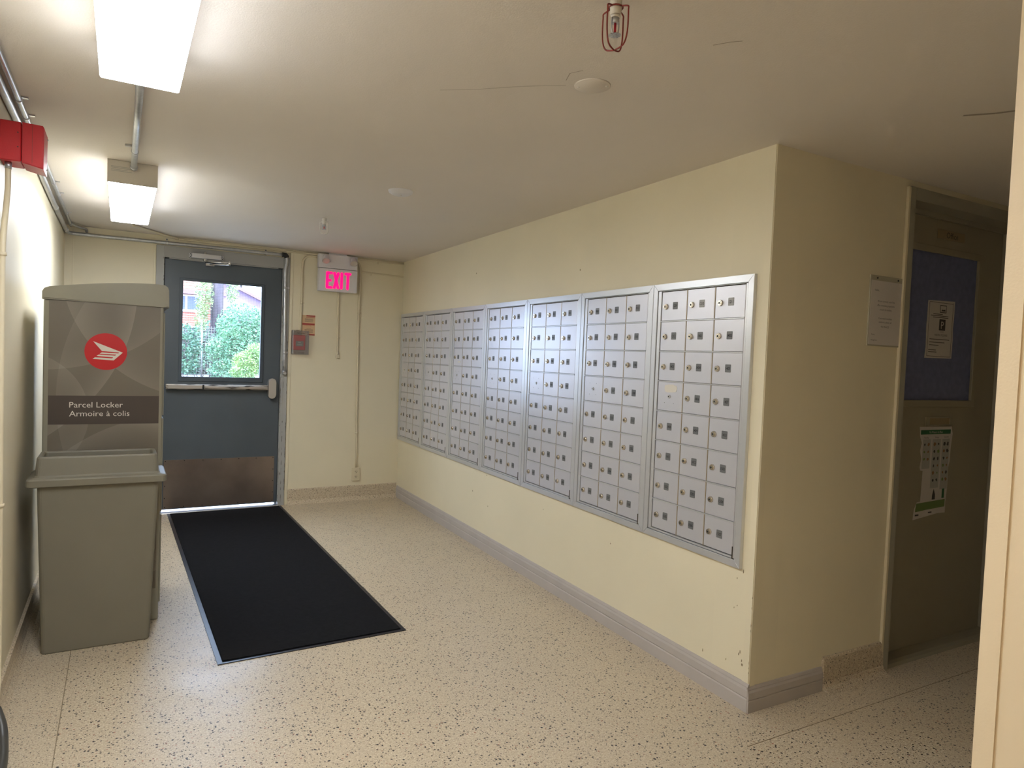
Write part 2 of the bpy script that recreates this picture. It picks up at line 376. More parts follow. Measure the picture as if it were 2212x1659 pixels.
# ceiling marks
ceil = bpy.data.objects['ceiling']
def mark(pts, r, name='crack', m_='gap'):
    mb = MB()
    for a, b in zip(pts, pts[1:]):
        a, b = Vector(a), Vector(b); n = Vector((-(b-a).y, (b-a).x)).normalized()*r
        f = mb.bm.faces.new([mb.bm.verts.new((*p, H-.0008)) for p in (a-n, b-n, b+n, a+n)])
    mb.build(name, m_, ceil)
M['scuff'] = mat('ceiling scuff', (.36, .31, .25), .8)
mark([(1.26, -4.02), (1.36, -4.10), (1.46, -4.20), (1.57, -4.29)], .0012, m_='scuff')
mark([(1.74, -4.74), (1.765, -4.78), (1.785, -4.80)], .0016, 'scuff_mark', 'scuff')
mark([(2.78, -4.85), (2.84, -4.92), (2.87, -4.98)], .007, 'scuff_mark', 'scuff')
mark([(1.55, -4.32), (1.53, -4.37), (1.55, -4.41)], .0012, m_='scuff')

# ------------------------------------------------------------------ exterior door (door_1)
d1 = bpy.data.objects.new('door_1', None); COL.objects.link(d1); d1['kind'] = 'structure'; d1.location = (1.12, 0, 0); OFF[d1.name] = Vector((1.12, 0, 0))
m = MB()
m.box(.608, .665, -.012, .11, 0, 2.150, bev=.002).box(1.578, 1.632, -.012, .11, 0, 2.150, bev=.002)
m.box(.665, .680, .052, .11, .012, 2.060).box(1.562, 1.578, .052, .11, .012, 2.060).box(1.5745, 1.581, -.004, .03, .03, 2.05)
m.build('door_frame', 'frame', d1)
m = MB(); rc = random.Random(4)
for xe, z0_, z1_, n_ in ((1.5785, .05, 1.9, 26), (1.6005, .05, 1.9, 34), (1.6285, .15, 1.6, 26), (.6630, 1.5, 2.05, 8)):
    for k_ in range(n_):
        zc = z0_+(z1_-z0_)*rc.random()**1.4; hh = rc.uniform(.004, .026); ww = rc.uniform(.0008, .0022)
        m.prism([(xe-ww, zc-hh*.6), (xe+ww*.6, zc-hh), (xe+ww, zc+hh*.3), (xe-ww*.3, zc+hh)], -.0128, -.0118)
m.build('paint_chips', 'gap', d1, kind='stuff')
MB().box(1.5998, 1.6010, -.0124, -.0118, .02, 2.14).build('frame_seam', 'oframe', d1)
m = MB(); m.box(.664, 1.579, -.0118, .11, 2.058, 2.150, bev=.002).box(.665, 1.578, .052, .11, 2.035, 2.060).box(.70, 1.54, .0, .05, 2.05, 2.06); m.build('header', 'framet', d1)
m = MB(); m.prism([(-.035, 0), (-.03, .006), (.0, .011), (.10, .011), (.11, 0)], .664, 1.579, axis='x'); m.build('threshold', 'steel', d1)
m = MB(); LX0, LX1, LZ0, LZ1 = .671, 1.569, .028, 2.048; WX0, WX1, WZ0, WZ1 = .80, 1.41, 1.107, 1.888; y0, y1 = .006, .050
m.box(LX0, WX0, y0, y1, LZ0, LZ1).box(WX1, LX1, y0, y1, LZ0, LZ1).box(WX0, WX1, y0, y1, LZ0, WZ0).box(WX0, WX1, y0, y1, WZ1, LZ1)
leaf = m.build('door_leaf', 'doorp', d1)
m = MB()
for a, b, c, d in ((WX0-.022, WX0+.004, WZ0-.035, WZ1+.018), (WX1-.004, WX1+.022, WZ0-.035, WZ1+.018), (WX0, WX1, WZ1-.004, WZ1+.018), (WX0, WX1, WZ0-.035, WZ0+.004)):
    m.box(a, b, -.004, y0, c, d, bev=.002)
m.build('lite_moulding', 'doorm', leaf)
MB().box(WX0, WX1, .026, .031, WZ0, WZ1).build('glass_pane', 'glass', leaf)
m = MB(); x = WX0+.006; t = .00028
while x < WX1: m.box(x-t, x+t, .0278, .0284, WZ0, WZ1); x += .0127
z = WZ0+.006
while z < WZ1: m.box(WX0, WX1, .0276, .0282, z-t, z+t); z += .0127
m.build('safety_wire', 'steel', leaf, kind='stuff')
m = MB(); m.box(.688, 1.545, .0035, y0, .036, .432, bev=.001)
kp = m.build('kick_plate', 'steelk', leaf)
m = MB()
for i in range(7):
    for z in (.046, .422): m.cyl((.70+i*.139, .0015, z), (.70+i*.139, .0035, z), .0042, seg=8)
for z in (.12, .22, .32):
    for x in (.698, 1.536): m.cyl((x, .0015, z), (x, .0035, z), .0042, seg=8)
m.build('screw', 'dark', kp, kind='stuff')
bar = MB().box(.690, 1.47, -.052, .006, 1.008, 1.050, bev=.006, seg=2).build('panic_bar', 'steeld', d1)
MB().box(.705, .955, -.060, -.052, 1.014, 1.044, bev=.002).build('bar_cover', 'steel', bar)
MB().box(.972, 1.458, -.068, -.052, 1.016, 1.042, bev=.004).build('push_pad', 'steeld', bar)
MB().box(.957, .970, -.0535, -.0525, 1.01, 1.048).build('pad_gap', 'dark', bar)
m = MB(); pts = []
for k in range(17): a = PI*k/16; pts.append((1.503+.031*math.cos(a), 1.078+.031*math.sin(a)))
for k in range(17): a = PI+PI*k/16; pts.append((1.503+.031*math.cos(a), .968+.031*math.sin(a)))
m.prism(pts, -.062, .006, bev=.008); m.build('latch_case', 'steel', bar)
MB().box(1.581, 1.592, -.014, -.006, .90, 1.115).build('strike_plate', 'galv', d1)
cl_ = MB().box(.856, 1.078, -.062, -.012, 2.069, 2.108, bev=.003).build('door_closer', 'steel', d1)
m = MB()
for z in (2.078, 2.098):
    for x in (.848, 1.086): m.cyl((x, -.05, z), (x, -.012, z), .009, seg=10); m.cyl((x, -.053, z), (x, -.05, z), .004, seg=8, mi=1)
m.build('end_screw', ['steel', 'dark'], cl_)
m = MB(); m.cyl((.957, -.037, 2.050), (.957, -.037, 2.125), .012); m.tube([(.957, -.045, 2.046), (1.13, -.13, 2.046)], .006, sub=1)
m.cyl((1.13, -.13, 2.025), (1.13, -.13, 2.056), .009); m.tube([(1.13, -.13, 2.03), (1.04, -.07, 2.03), (.99, -.012, 2.03)], .0055); m.box(.965, 1.03, -.02, .006, 2.02, 2.04)
m.build('closer_arm', 'chrome', cl_)

# ------------------------------------------------------------------ office door (door_2)
d2 = bpy.data.objects.new('door_2', None); COL.objects.link(d2); d2['kind'] = 'structure'
d2.location = OFFI[0]; d2.rotation_euler = (0, 0, OFFI[1])
m = MB(); m.box(.853, .893, -.013, .16, 0, 2.198, bev=.002).box(1.852, 1.908, -.013, .16, 0, 2.198, bev=.002).box(.893, 1.852, -.0128, .16, 2.142, 2.198, bev=.002)
m.box(.893, .912, .088, .16, 0, 2.142).box(.893, 1.852, .075, .088, 2.118, 2.142)
m.build('door_frame', 'oframe', d2)
a0, a1, b0, b1 = 1.03, 1.632, 1.236, 1.957
m = MB(); m.box(.905, a0, .09, .13, .012, 2.118).box(a1, 1.849, .09, .13, .012, 2.118).box(a0, a1, .09, .13, .012, b0).box(a0, a1, .09, .13, b1, 2.118)
ol = m.build('door_leaf', 'odoor', d2)
m = MB()
for q in ((a0-.03, a0+.003, b0-.03, b1+.03), (a1-.003, a1+.03, b0-.03, b1+.03), (a0, a1, b1-.003, b1+.03), (a0, a1, b0-.03, b0+.003)): m.box(q[0], q[1], .083, .09, q[2], q[3], bev=.002)
m.build('lite_moulding', 'odoor', ol)
MB().box(a0, a1, .098, .104, b0, b1).build('glass_pane', 'oglass', ol)
MB().prism([(-.0, 0), (.01, .012), (.03, .017), (.13, .018), (.15, 0)], .893, 1.852, axis='x').build('threshold', 'odoor', d2)
m = MB(); m.box(1.25, 1.475, .082, .09, 2.028, 2.072, bev=.001); m.text('Office', 1.365, 2.050, .0815, .030, mi=1); m.build('name_plate', ['beige', 'ink'], ol)
m = MB()
for q in ((1.245, 1.483, 1.110, 1.118), (1.245, 1.483, 1.150, 1.158), (1.245, 1.275, 1.118, 1.150), (1.453, 1.483, 1.118, 1.150)): m.box(q[0], q[1], .083, .09, q[2], q[3])
m.box(1.275, 1.453, .088, .09, 1.118, 1.150, mi=1); m.build('mail_slot', ['odoor', 'beige'], ol)

# ------------------------------------------------------------------ mailbox panels
S0, DS, ZT, ZB = .0133, .604, 1.7357, .5556
nums = []
for fl_ in range(1, 16):
    for k in range(1, 13):
        if fl_ == 13: continue
        nums.append(f'{fl_}{k:02d}')
nums = nums[nums.index('103'):nums.index('1507')+1]
for s in nums: txt(s)
dw, dh = .1625, .1320
dm = MB().box(0, dw, -.0125, -.003, 0, dh, bev=.0012).mesh('mailbox_door', 'alu')
lk = MB(); lk.cyl((0, -.020, 0), (0, -.0125, 0), .0115, .0135, 18).cyl((0, -.022, 0), (0, -.020, 0), .0075, seg=14).cyl((0, -.0224, 0), (0, -.022, 0), .0042, seg=10, mi=1); lk = lk.mesh('door_lock', ['brass', 'dark'])
ml = MB(); ml.cyl((0, -.017, 0), (0, -.0125, 0), .008, seg=14).cyl((0, -.0174, 0), (0, -.017, 0), .0035, seg=8, mi=1)
for a in (-.03, .03):
    for b in (-.03, .03): ml.cyl((a, -.013, b), (a, -.0125, b), .0016, seg=6, mi=1)
ml = ml.mesh('door_lock', ['steel', 'dark'])
pos = ['in the far corner', 'second from the far corner', 'third from the far corner', 'in the middle of the row', 'third from the hallway corner', 'second from the hallway corner', 'nearest the hallway corner']
ni = iter(nums)
for u in range(7):
    s0 = S0+u*DS; first = None; rows = []
    for r in range(8):
        for c in range(3): rows.append(None if (r == 3 and c == 0) else next(ni))
    a_, b_ = rows[0], rows[-1]
    t = thing('mailbox_panel', f'aluminium mailbox panel {pos[u]}, numbered {a_} to {b_}', 'mailbox', (s0+DS/2, 0, ZB), MAIL, 'aluminium mailbox panels along the cream wall')
    x0, x1 = s0+.0008, s0+DS-.0008; g = .030
    m = MB()
    for poly in ([(x0, ZB), (x1, ZB), (x1-g, ZB+g), (x0+g, ZB+g)], [(x0, ZT), (x0+g, ZT-g), (x1-g, ZT-g), (x1, ZT)], [(x0, ZB), (x0+g, ZB+g), (x0+g, ZT-g), (x0, ZT)], [(x1, ZB), (x1, ZT), (x1-g, ZT-g), (x1-g, ZB+g)]):
        m.prism(poly, -.017, -.0, bev=.0012)
    m.build('frame', 'aluf', t)
    ix0, ix1, iz0, iz1 = x0+g, x1-g, ZB+g, ZT-g
    MB().box(ix0, ix1, -.003, -.001, iz0, iz1).build('back_sheet', 'gap', t)
    r0 = s0+.058; colw = .1685; rowh = (1.7005-.5965)/8
    m = MB(); m.box(ix0+.003, r0-.004, -.014, -.002, iz0+.003, iz1-.003, bev=.001).box(r0+3*colw-.002, ix1-.002, -.014, -.002, iz0+.003, iz1-.003, bev=.001)
    m.box(r0-.003, r0+3*colw-.003, -.014, -.002, 1.7015, iz1-.002, bev=.0008).box(r0-.003, r0+3*colw-.003, -.014, -.002, iz0+.002, .5955, bev=.0008)
    m.build('master_frame', 'aluf', t)
    for r in range(1, 8):
        z = 1.7005-r*rowh; MB().box(r0-.006, r0+3*colw-.002, -.0165, -.003, z-.0022, z+.0020, bev=.0006).build('shelf_lip', 'aluf', t)
    for c in (1, 2): MB().box(r0+c*colw-.0038, r0+c*colw-.0006, -.0125, -.003, .597, 1.70).build('divider', 'rib', t)
    k = 0
    for r in range(8):
        for c in range(3):
            dx0 = r0+c*colw+.001; dz0 = 1.7005-(r+1)*rowh+.0032
            d = put('mailbox_door', dm, t, loc=(dx0, 0, dz0)); num = rows[k]; k += 1
            if num is None:
                put('door_lock', ml, d, loc=(.078, 0, .066))
                if u == 6:
                    pp = []
                    for q in range(18):
                        a = 2*PI*q/18; pp.append((.085+.042*math.copysign(abs(math.cos(a))**.5, math.cos(a))+random.uniform(-.002, .002), .1035+.017*math.copysign(abs(math.sin(a))**.5, math.sin(a))+random.uniform(-.003, .002)))
                    MB().prism(pp, -.0132, -.0124).build('torn_sticker', 'acry2' if 'acry2' in M else 'lab', d, label='torn cream sticker remnant')
                continue
            jz = random.uniform(-.0015, .0015)
            put('door_lock', lk, d, loc=(.0305, 0, .064+jz)).rotation_euler = (0, random.uniform(-.5, .5), 0)
            m = MB(); lite = num in ('1210', '1211')
            m.prism([(-.0135, -.0165), (.0135, -.0165), (.0155, -.0145), (.0155, .0145), (.0135, .0165), (-.0135, .0165), (-.0155, .0145), (-.0155, -.0145)], -.0135, -.0124)
            m.text(num, 0, 0, -.0138, .0125, sx=.80 if len(num) == 4 else .95)
            put('number_plate', m.mesh('number_plate', ['platel' if lite else 'plate', 'dark']), d, loc=(.0885+random.uniform(-.001, .001), 0, .067+jz))
            if num == '507': MB().box(.085, .135, -.0134, -.0124, .025, .035).build('label_strip', 'lab', d, label='small white paper strip')
    MB().box(r0+3*colw-.006, r0+3*colw-.001, -.0155, -.004, ZB+g, ZB+g+.05).build('hinge_end', 'gap', t)

# ------------------------------------------------------------------ parcel locker
LK = thing('parcel_locker', 'tall beige parcel locker with red round emblem and curved cap, behind the bin', 'locker', (.31, -2.08, 0))
YF = -2.364
MB().box(.069, .554, YF, -1.80, .0, 1.548, bev=.006, seg=2).build('body', 'locker', LK)
prof = [(.063, 1.550), (.063, 1.585), (.072, 1.600), (.09, 1.608)]
for k in range(1, 13):
    t_ = k/12; prof.append((.09+.44*t_, 1.608+.046*math.sin(t_*PI/2)))
prof += [(.556, 1.653), (.570, 1.643), (.575, 1.628), (.577, 1.545), (.560, 1.545)]
MB().prism(prof, YF-.012, -1.785, bev=.007).build('cap', 'locker', LK)
gp = MB().box(.0895, .540, YF-.0022, YF, .16, 1.547).build('side_print', 'graphic', LK)
m = MB(); m.box(.0905, .5395, YF-.0032, YF-.0022, .978, 1.112)
m.text('Parcel Locker', .172, 1.070, YF-.0036, .0265, align='L', sx=1.06).text('Armoire à colis', .172, 1.029, YF-.0036, .0265, align='L', sx=1.06)
m.build('title_band', ['band', 'lab'], gp)
m = MB(); LCX, LCZ, LR = .3145, 1.3205, .0865
m.prism([(LCX+LR*math.cos(2*PI*k/48), LCZ+LR*math.sin(2*PI*k/48)) for k in range(48)], YF-.0032, YF-.0022)
wing = [(888, 1053), (1172, 1147), (1085, 1225), (885, 1220), (907, 1204), (1070, 1206), (1080, 1196), (922, 1190), (943, 1176), (1098, 1179), (1110, 1168), (950, 1168), (970, 1154), (1128, 1156), (1137, 1147), (972, 1142)]
m.prism([(LCX+(a-1011)*LR/203, LCZ-(b-1145)*LR/174-(a-1011)*.00001) for a, b in wing], YF-.0038, YF-.0031, mi=1)
m.build('emblem', ['logo', 'lab'], gp)
for z0, z1 in ((.08, .52), (.535, 1.0), (1.015, 1.52)):
    dd = MB().box(.554, .562, -2.34, -1.83, z0, z1, bev=.002).build('locker_door', 'locker', LK)
    MB().cyl((.562, -1.90, (z0+z1)/2), (.569, -1.90, (z0+z1)/2), .013).build('door_lock', 'brass', dd)

# ------------------------------------------------------------------ bin
BN = thing('waste_bin', 'narrow beige-grey plastic waste bin standing in front of the parcel locker', 'bin', (.30, -2.51, 0))
m = MB(); m.loft([(.098, .504, -2.598, -2.405, 0, .015), (.093, .509, -2.602, -2.40, .006, .018), (.074, .533, -2.622, -2.385, .70, .018), (.074, .533, -2.622, -2.385, .745, .018)], cap=(True, False))
m.loft([(.10, .50, -2.59, -2.42, .02, .012), (.082, .525, -2.612, -2.395, .745, .014)], cap=(True, False)); m.build('body', 'bin', BN)
m = MB(); m.loft([(.044, .556, -2.640, -2.374, .738, .02), (.036, .565, -2.648, -2.370, .742, .022), (.036, .565, -2.648, -2.370, .768, .022), (.042, .560, -2.644, -2.373, .773, .02), (.060, .540, -2.628, -2.385, .778, .02), (.064, .533, -2.622, -2.39, .786, .02), (.0705, .5265, -2.613, -2.42, .858, .018), (.074, .523, -2.61, -2.423, .864, .017), (.086, .511, -2.599, -2.434, .864, .014), (.090, .507, -2.596, -2.437, .858, .012), (.098, .500, -2.588, -2.445, .74, .010), (.098, .500, -2.588, -2.445, .736, .010), (.044, .556, -2.640, -2.374, .738, .02)], cap=(False, False)); m.build('lid', 'bin', BN)

# ------------------------------------------------------------------ mat
MT = thing('floor_mat', 'long black carpet mat with rubber edge lying before the exterior door', 'mat', (1.17, -1.5, 0))
def quadp(ins, z0, z1):
    A = [(.753, -3.015), (1.617, -3.0), (1.603, -.04), (.716, -.04)]; c = (1.17, -1.52)
    P = [(a+math.copysign(ins, c[0]-a), b+math.copysign(ins, c[1]-b)) for a, b in A]
    return P
m = MB(); m.prism(quadp(0, 0, 0), .0002, .0035, axis='z', bev=.001); m.build('rubber_edge', 'matb', MT)
m = MB(); m.prism(quadp(.022, 0, 0), .0035, .0085, axis='z', bev=.0015); m.build('carpet', 'mat', MT)

# ------------------------------------------------------------------ ceiling lights and conduit
def lamp(y0, y1, lens, label):
    t = thing('ceiling_light', label, 'light', (.4125, (y0+y1)/2, H), group='surface mounted fluorescent lights')
    MB().box(.312, .513, y0+.004, y1-.004, 2.136, H-.001, bev=.002).build('housing', 'whitep', t)
    MB().box(.310, .515, y0+.004, y1-.004, 2.121, 2.137, bev=.006, seg=2).build('lens', lens, t)
    for y in (y0, y1):
        e = MB().box(.307, .518, y-.0025, y+.004 if y == y0 else y+.0015, 2.121 if y == y0 else 2.16, H-.001, bev=.0008).build('end_plate', 'whitep', t)
        if y == y0:
            m = MB()
            for i, (z, s_) in enumerate(((2.196, .075), (2.190, .080), (2.182, .068), (2.176, .085))): m.box(.322, .322+s_, y-.0029, y-.0024, z-.0012, z+.0012)
            m.build('rating_label', 'printg', e)
lamp(-4.99, -3.775, 'lensn', 'large fluorescent ceiling light with stained prismatic lens, nearest the camera')
lamp(-2.335, -1.12, 'lensf', 'fluorescent ceiling light with plain end plate, nearer the exterior door')
lamp(-7.0, -5.75, 'lensw', 'unseen warm fill light added on the ceiling above the camera')  # added out of view to warm the near wall and brighten the office wall
t = thing('conduit', 'short galvanized conduit on the ceiling linking the two lights', 'conduit', (.4155, -3.0, 2.2))
MB().cyl((.4155, -3.77, 2.202), (.4155, -2.338, 2.202), .0125, seg=16).build('pipe', 'galv', t)
MB().cyl((.4155, -3.772, 2.202), (.4155, -3.745, 2.202), .018, seg=12).build('connector', 'galv', t)
MB().cyl((.4155, -2.362, 2.202), (.4155, -2.338, 2.202), .017, seg=8).build('connector', 'galv', t)
m = MB(); m.cyl((.4155, -2.66, 2.202), (.4155, -2.645, 2.202), .0148, seg=14); m.box(.378, .405, -2.662, -2.645, 2.219, H-.0005); m.build('strap', 'steel', t)

# ------------------------------------------------------------------ left conduits
t = thing('conduit', 'thick galvanized conduit running along the top of the left wall', 'conduit', (.02, -2, 2.2))
MB().tube([(.0155, -6.5, 2.205), (.0155, -3.3, 2.205), (.0155, -2.2, 2.203), (.017, -1.75, 2.188), (.017, -1.2, 2.178), (.017, -.14, 2.170), (.019, -.075, 2.169)], .0135, 14, sub=5).build('pipe', 'galv', t)
for y, z in ((-3.5, 2.205), (-1.05, 2.177), (-.16, 2.171)):
    MB().cyl((.017, y-.022, z), (.017, y+.022, z), .0165, seg=12).build('coupling', 'steel', t)
t = thing('conduit', 'galvanized conduit crossing above the exterior door and dropping down its right frame', 'conduit', (.8, -.03, 2.17))
MB().tube([(.019, -.073, 2.169), (.026, -.038, 2.168), (.09, -.0155, 2.166), (.5, -.0155, 2.168), (1.0, -.0275, 2.170), (1.57, -.0275, 2.172)], .0135, 14, sub=5).build('pipe', 'galv', t)
for x in (.68, 1.43):
    m = MB(); m.cyl((x-.007, -.024, 2.170), (x+.007, -.024, 2.170), .016, seg=12); m.box(x-.006, x+.006, -.006, 0, 2.170, 2.205); m.cyl((x, -.008, 2.198), (x, -.004, 2.198), .005, mi=1, seg=8); m.build('strap', ['steel', 'dark'], t)
MB().tube([(1.562, -.0275, 2.172), (1.590, -.0275, 2.170), (1.600, -.0275, 2.150)], .020, 10, sub=3).build('elbow', 'dark', t)
MB().tube([(1.600, -.0275, 2.155), (1.600, -.0275, 2.10), (1.590, -.0275, 2.04), (1.592, -.0275, 1.9), (1.602, -.0275, 1.175)], .0125, 12, sub=5).build('pipe', 'galv', t)
for z in (1.893, 1.335):
    m = MB(); m.cyl((1.594+.008*(1.9-z)/.6, -.0275, z-.008), (1.594+.008*(1.9-z)/.6, -.0275, z+.008), .015, seg=12); m.box(1.600, 1.634, -.016, -.012, z-.007, z+.007); m.build('strap', 'steel', t)
m = MB(); m.cyl((1.603, -.030, 1.180), (1.603, -.030, 1.142), .018, .015, 12); m.cyl((1.603, -.055, 1.158), (1.603, -.01, 1.158), .014, seg=12); m.build('end_fitting', 'galv', t)
t = thing('conduit', 'thin galvanized conduit on the ceiling beside the left wall', 'conduit', (.045, -2, 2.21))
MB().tube([(.047, -6.5, 2.215), (.047, -3.3, 2.215), (.045, -.35, 2.214), (.05, -.22, 2.210), (.10, -.10, 2.206), (.135, -.04, 2.205), (.14, -.012, 2.19)], .0095, 12, sub=5).build('pipe', 'galv', t)
for y in (-3.08, -2.86, -1.62, -1.3, -.62):
    m = MB(); m.cyl((.0465, y-.009, 2.2145), (.0465, y+.009, 2.2145), .0118, seg=10); m.box(.055, .075, y-.007, y+.007, 2.222, H-.0005); m.build('strap', 'steel', t)

# ------------------------------------------------------------------ ceiling plates, detector, sprinklers
t = thing('smoke_detector', 'round white heat detector on the ceiling, midway along the mailboxes', 'detector', (1.648, -2.635, H))
MB().lathe([(.0, -.022), (.040, -.022), (.052, -.017), (.055, -.012), (.062, -.011), (.066, 0)], (1.648, -2.635, H-.0005), 28).build('housing', 'white', t)
MB().lathe([(0, -.026), (.004, -.025), (.005, -.0215)], (1.648, -2.635, H), 10).build('indicator', 'whitep', t)
t = thing('ceiling_cover_plate', 'flat round painted cover plate with two screws on the ceiling', 'cover plate', (1.640, -4.335, H))
MB().lathe([(0, -.003), (.055, -.003), (.0565, -.002), (.057, 0)], (1.640, -4.335, H-.0003), 32).build('disc', 'ceil', t)
for s_ in (-1, 1): MB().lathe([(0, -.003), (.004, -.002), (.005, 0)], (1.640+s_*.034, -4.335-s_*.028, H-.003), 8).build('screw', 'whitew', t)
def sprinkler(cx, cy, zb, R_, wire, label, body, rot):
    t = thing('sprinkler', label, 'sprinkler', (cx, cy, H), group='caged ceiling sprinklers')
    D = H-zb
    m = MB(); m.cyl((cx, cy, H-.0005), (cx, cy, H-D*.36), .0145, .0135, 12); m.cyl((cx, cy, H-D*.36), (cx, cy, H-D*.41), .0125, .012, 6); m.build('pipe_stub', body, t)
    s = MB(); z1 = H-D*.41; z2 = H-D*.72
    s.cyl((cx, cy, z1), (cx, cy, z1-.012), .009)
    for k in (-1, 1): s.tube([(cx+k*.009, cy, z1), (cx+k*.011, cy, z1-.012), (cx+k*.009, cy, z2+.006), (cx, cy, z2)], .0016, 6, sub=2)
    hd = s.build('head', 'galv', t)
    MB().cyl((cx, cy, z1-.01), (cx, cy, z2+.006), .003).build('bulb', 'redp', hd)
    d = MB()
    for k in range(12):
        a = 2*PI*k/12; d.prism([(cx+.004*math.cos(a-.3), cy+.004*math.sin(a-.3)), (cx+.0145*math.cos(a-.17), cy+.0145*math.sin(a-.17)), (cx+.0145*math.cos(a+.17), cy+.0145*math.sin(a+.17)), (cx+.004*math.cos(a+.3), cy+.004*math.sin(a+.3))], z2-.001, z2, axis='z')
    d.build('deflector', 'galv', hd)
    for k in range(4):
        a = rot+k*PI/2; c, s_ = math.cos(a), math.sin(a)
        pts = [(cx+.016*c, cy+.016*s_, H-D*.22), (cx+R_*.98*c, cy+R_*.98*s_, H-D*.26), (cx+R_*1.02*c, cy+R_*1.02*s_, H-D*.34), (cx+R_*c, cy+R_*s_, H-D*.72), (cx+R_*.72*c, cy+R_*.72*s_, H-D*.94), (cx, cy, zb)]
        MB().tube(pts, .0019, 6, sub=4).build('cage_wire', wire, t)
    rp = [(cx+.0165*math.cos(2*PI*k/14), cy+.0165*math.sin(2*PI*k/14), H-D*.22) for k in range(15)]
    MB().tube(rp, .0019, 6, sub=1).build('cage_ring', wire, t)
sprinkler(1.372, -4.788, 2.101, .034, 'redw', 'ceiling sprinkler in a dark red wire cage, nearest the camera', 'whitep', .35)
sprinkler(1.512, -1.60, 2.126, .038, 'whitew', 'ceiling sprinkler in a white wire cage near the exit sign', 'whitew', .5)

# ------------------------------------------------------------------ far wall items
t = thing('exit_sign', 'white illuminated exit sign with two emergency lamp heads beside the door', 'sign', (2.04, 0, 1.9))
m = MB(); m.box(1.864, 2.208, -.070, -.012, 2.094, 2.214, bev=.003); up = m.build('battery_housing', 'white', t)
MB().box(1.955, 2.115, -.052, -.012, 2.2145, H-.0006).build('mount', 'white', t)
m = MB(); m.box(1.868, 2.210, -.070, -.012, 1.892, 2.090, bev=.003); fp_ = m.build('face_plate', 'white', t)
MB().box(1.90, 2.18, -.012, 0, 1.91, 2.21).build('back_box', 'creamp', t)
for hx in (1.920, 2.168):
    m = MB(); m.cyl((hx, -.070, 2.190), (hx-.004, -.086, 2.180), .013, seg=12); m.cyl((hx, -.085, 2.192), (hx-.008, -.122, 2.146), .021, .033, 20, cap=False); m.cyl((hx, -.084, 2.193), (hx, -.085, 2.192), .008, .021, 20)
    hd = m.build('lamp_head', 'white', t)
    m = MB(); m.cyl((hx-.008, -.1215, 2.1465), (hx-.0065, -.112, 2.158), .031, .012, 20); m.build('reflector', 'steel', hd)
def stroke(m, pts, wdt, y0, y1):
    for (a, b), (c, d) in zip(pts, pts[1:]):
        v = Vector((c-a, d-b)); v.normalize(); n = Vector((-v.y, v.x))*wdt/2; P = []
        for k in range(5):
            an = -PI/2+PI*k/4; P.append((c+v.x*math.cos(an)*wdt/2+n.x*math.sin(an), d+v.y*math.cos(an)*wdt/2+n.y*math.sin(an)))
        for k in range(5):
            an = PI/2+PI*k/4; P.append((a+v.x*math.cos(an)*wdt/2+n.x*math.sin(an), b+v.y*math.cos(an)*wdt/2+n.y*math.sin(an)))
        m.prism(P, y0, y1)
EZ0, EZ1 = 1.915, 2.058
def L(pl, k): m = MB(); [stroke(m, p, .023, -.0725-.0002*i, -.0700) for i, p in enumerate(pl)]; m.build('letter', 'exit', fp_)
ex = 1.940
L([[(ex, EZ0+.01), (ex, EZ1-.006)], [(ex, EZ1-.006), (ex+.037, EZ1-.006)], [(ex, 1.987), (ex+.028, 1.987)], [(ex, EZ0+.01), (ex+.037, EZ0+.01)]], 0)
ex = 2.003
L([[(ex, EZ0+.01), (ex+.033, EZ1-.005)], [(ex+.033, EZ0+.01), (ex, EZ1-.005)]], 1)
ex = 2.067; L([[(ex, EZ0+.01), (ex+.001, EZ1-.004)]], 2)
ex = 2.122; L([[(ex, EZ0+.01), (ex+.002, EZ1-.004)], [(ex-.021, EZ1-.004), (ex+.021, EZ1-.003)]], 3)
def cpipe(label, pts, straps, r=.0085, end=None):
    t = thing('conduit', label, 'conduit', pts[0]); MB().tube(pts, r, 10, sub=5).build('pipe', 'creamp', t)
    for (x, z, hor) in straps:
        m = MB()
        if hor: m.cyl((x-.007, -r-.001, z), (x+.007, -r-.001, z), r+.0025, seg=10).box(x-.006, x+.006, -.004, 0, z-.028, z)
        else: m.cyl((x, -r-.001, z-.007), (x, -r-.001, z+.007), r+.0025, seg=10).box(x, x+.026, -.004, 0, z-.006, z+.006)
        m.build('strap', 'creamp', t)
    return t
cpipe('cream painted conduit along the ceiling edge above the door', [(.44, -.42, H-.010), (.52, -.30, H-.010), (.62, -.16, H-.011), (.74, -.03, H-.016), (.80, -.010, H-.018), (1.2, -.010, H-.019), (2.0, -.009, H-.0185), (W-.01, -.009, H-.018)], [(1.60, H-.018, True), (2.42, H-.018, True)], r=.0088)
cpipe('cream painted conduit dropping to the red fire alarm pull station', [(1.86, -.012, 2.185), (1.80, -.010, 2.188), (1.755, -.010, 2.165), (1.738, -.010, 2.11), (1.737, -.010, 1.9), (1.735, -.010, 1.53)], [(1.737, 1.775, False)])
t = cpipe('cream painted conduit hanging straight below the exit sign, ending in a knob', [(2.061, -.010, 1.895), (2.062, -.010, 1.7), (2.064, -.010, 1.5), (2.066, -.010, 1.325)], [(2.065, 1.485, False)])
m = MB(); m.cyl((2.067, -.026, 1.318), (2.067, 0, 1.318), .018, seg=16); m.cyl((2.067, -.012, 1.355), (2.067, -.012, 1.325), .012, seg=10); m.build('end_box', 'creamp', t)
cpipe('cream painted conduit from the exit sign down to the wall outlet', [(2.20, -.014, 2.175), (2.235, -.014, 2.165), (2.256, -.013, 2.10), (2.256, -.011, 1.9), (2.250, -.011, 1.65), (2.258, -.011, 1.0), (2.268, -.011, .302)], [(2.251, 1.72, False), (2.262, .62, False)], r=.0095)
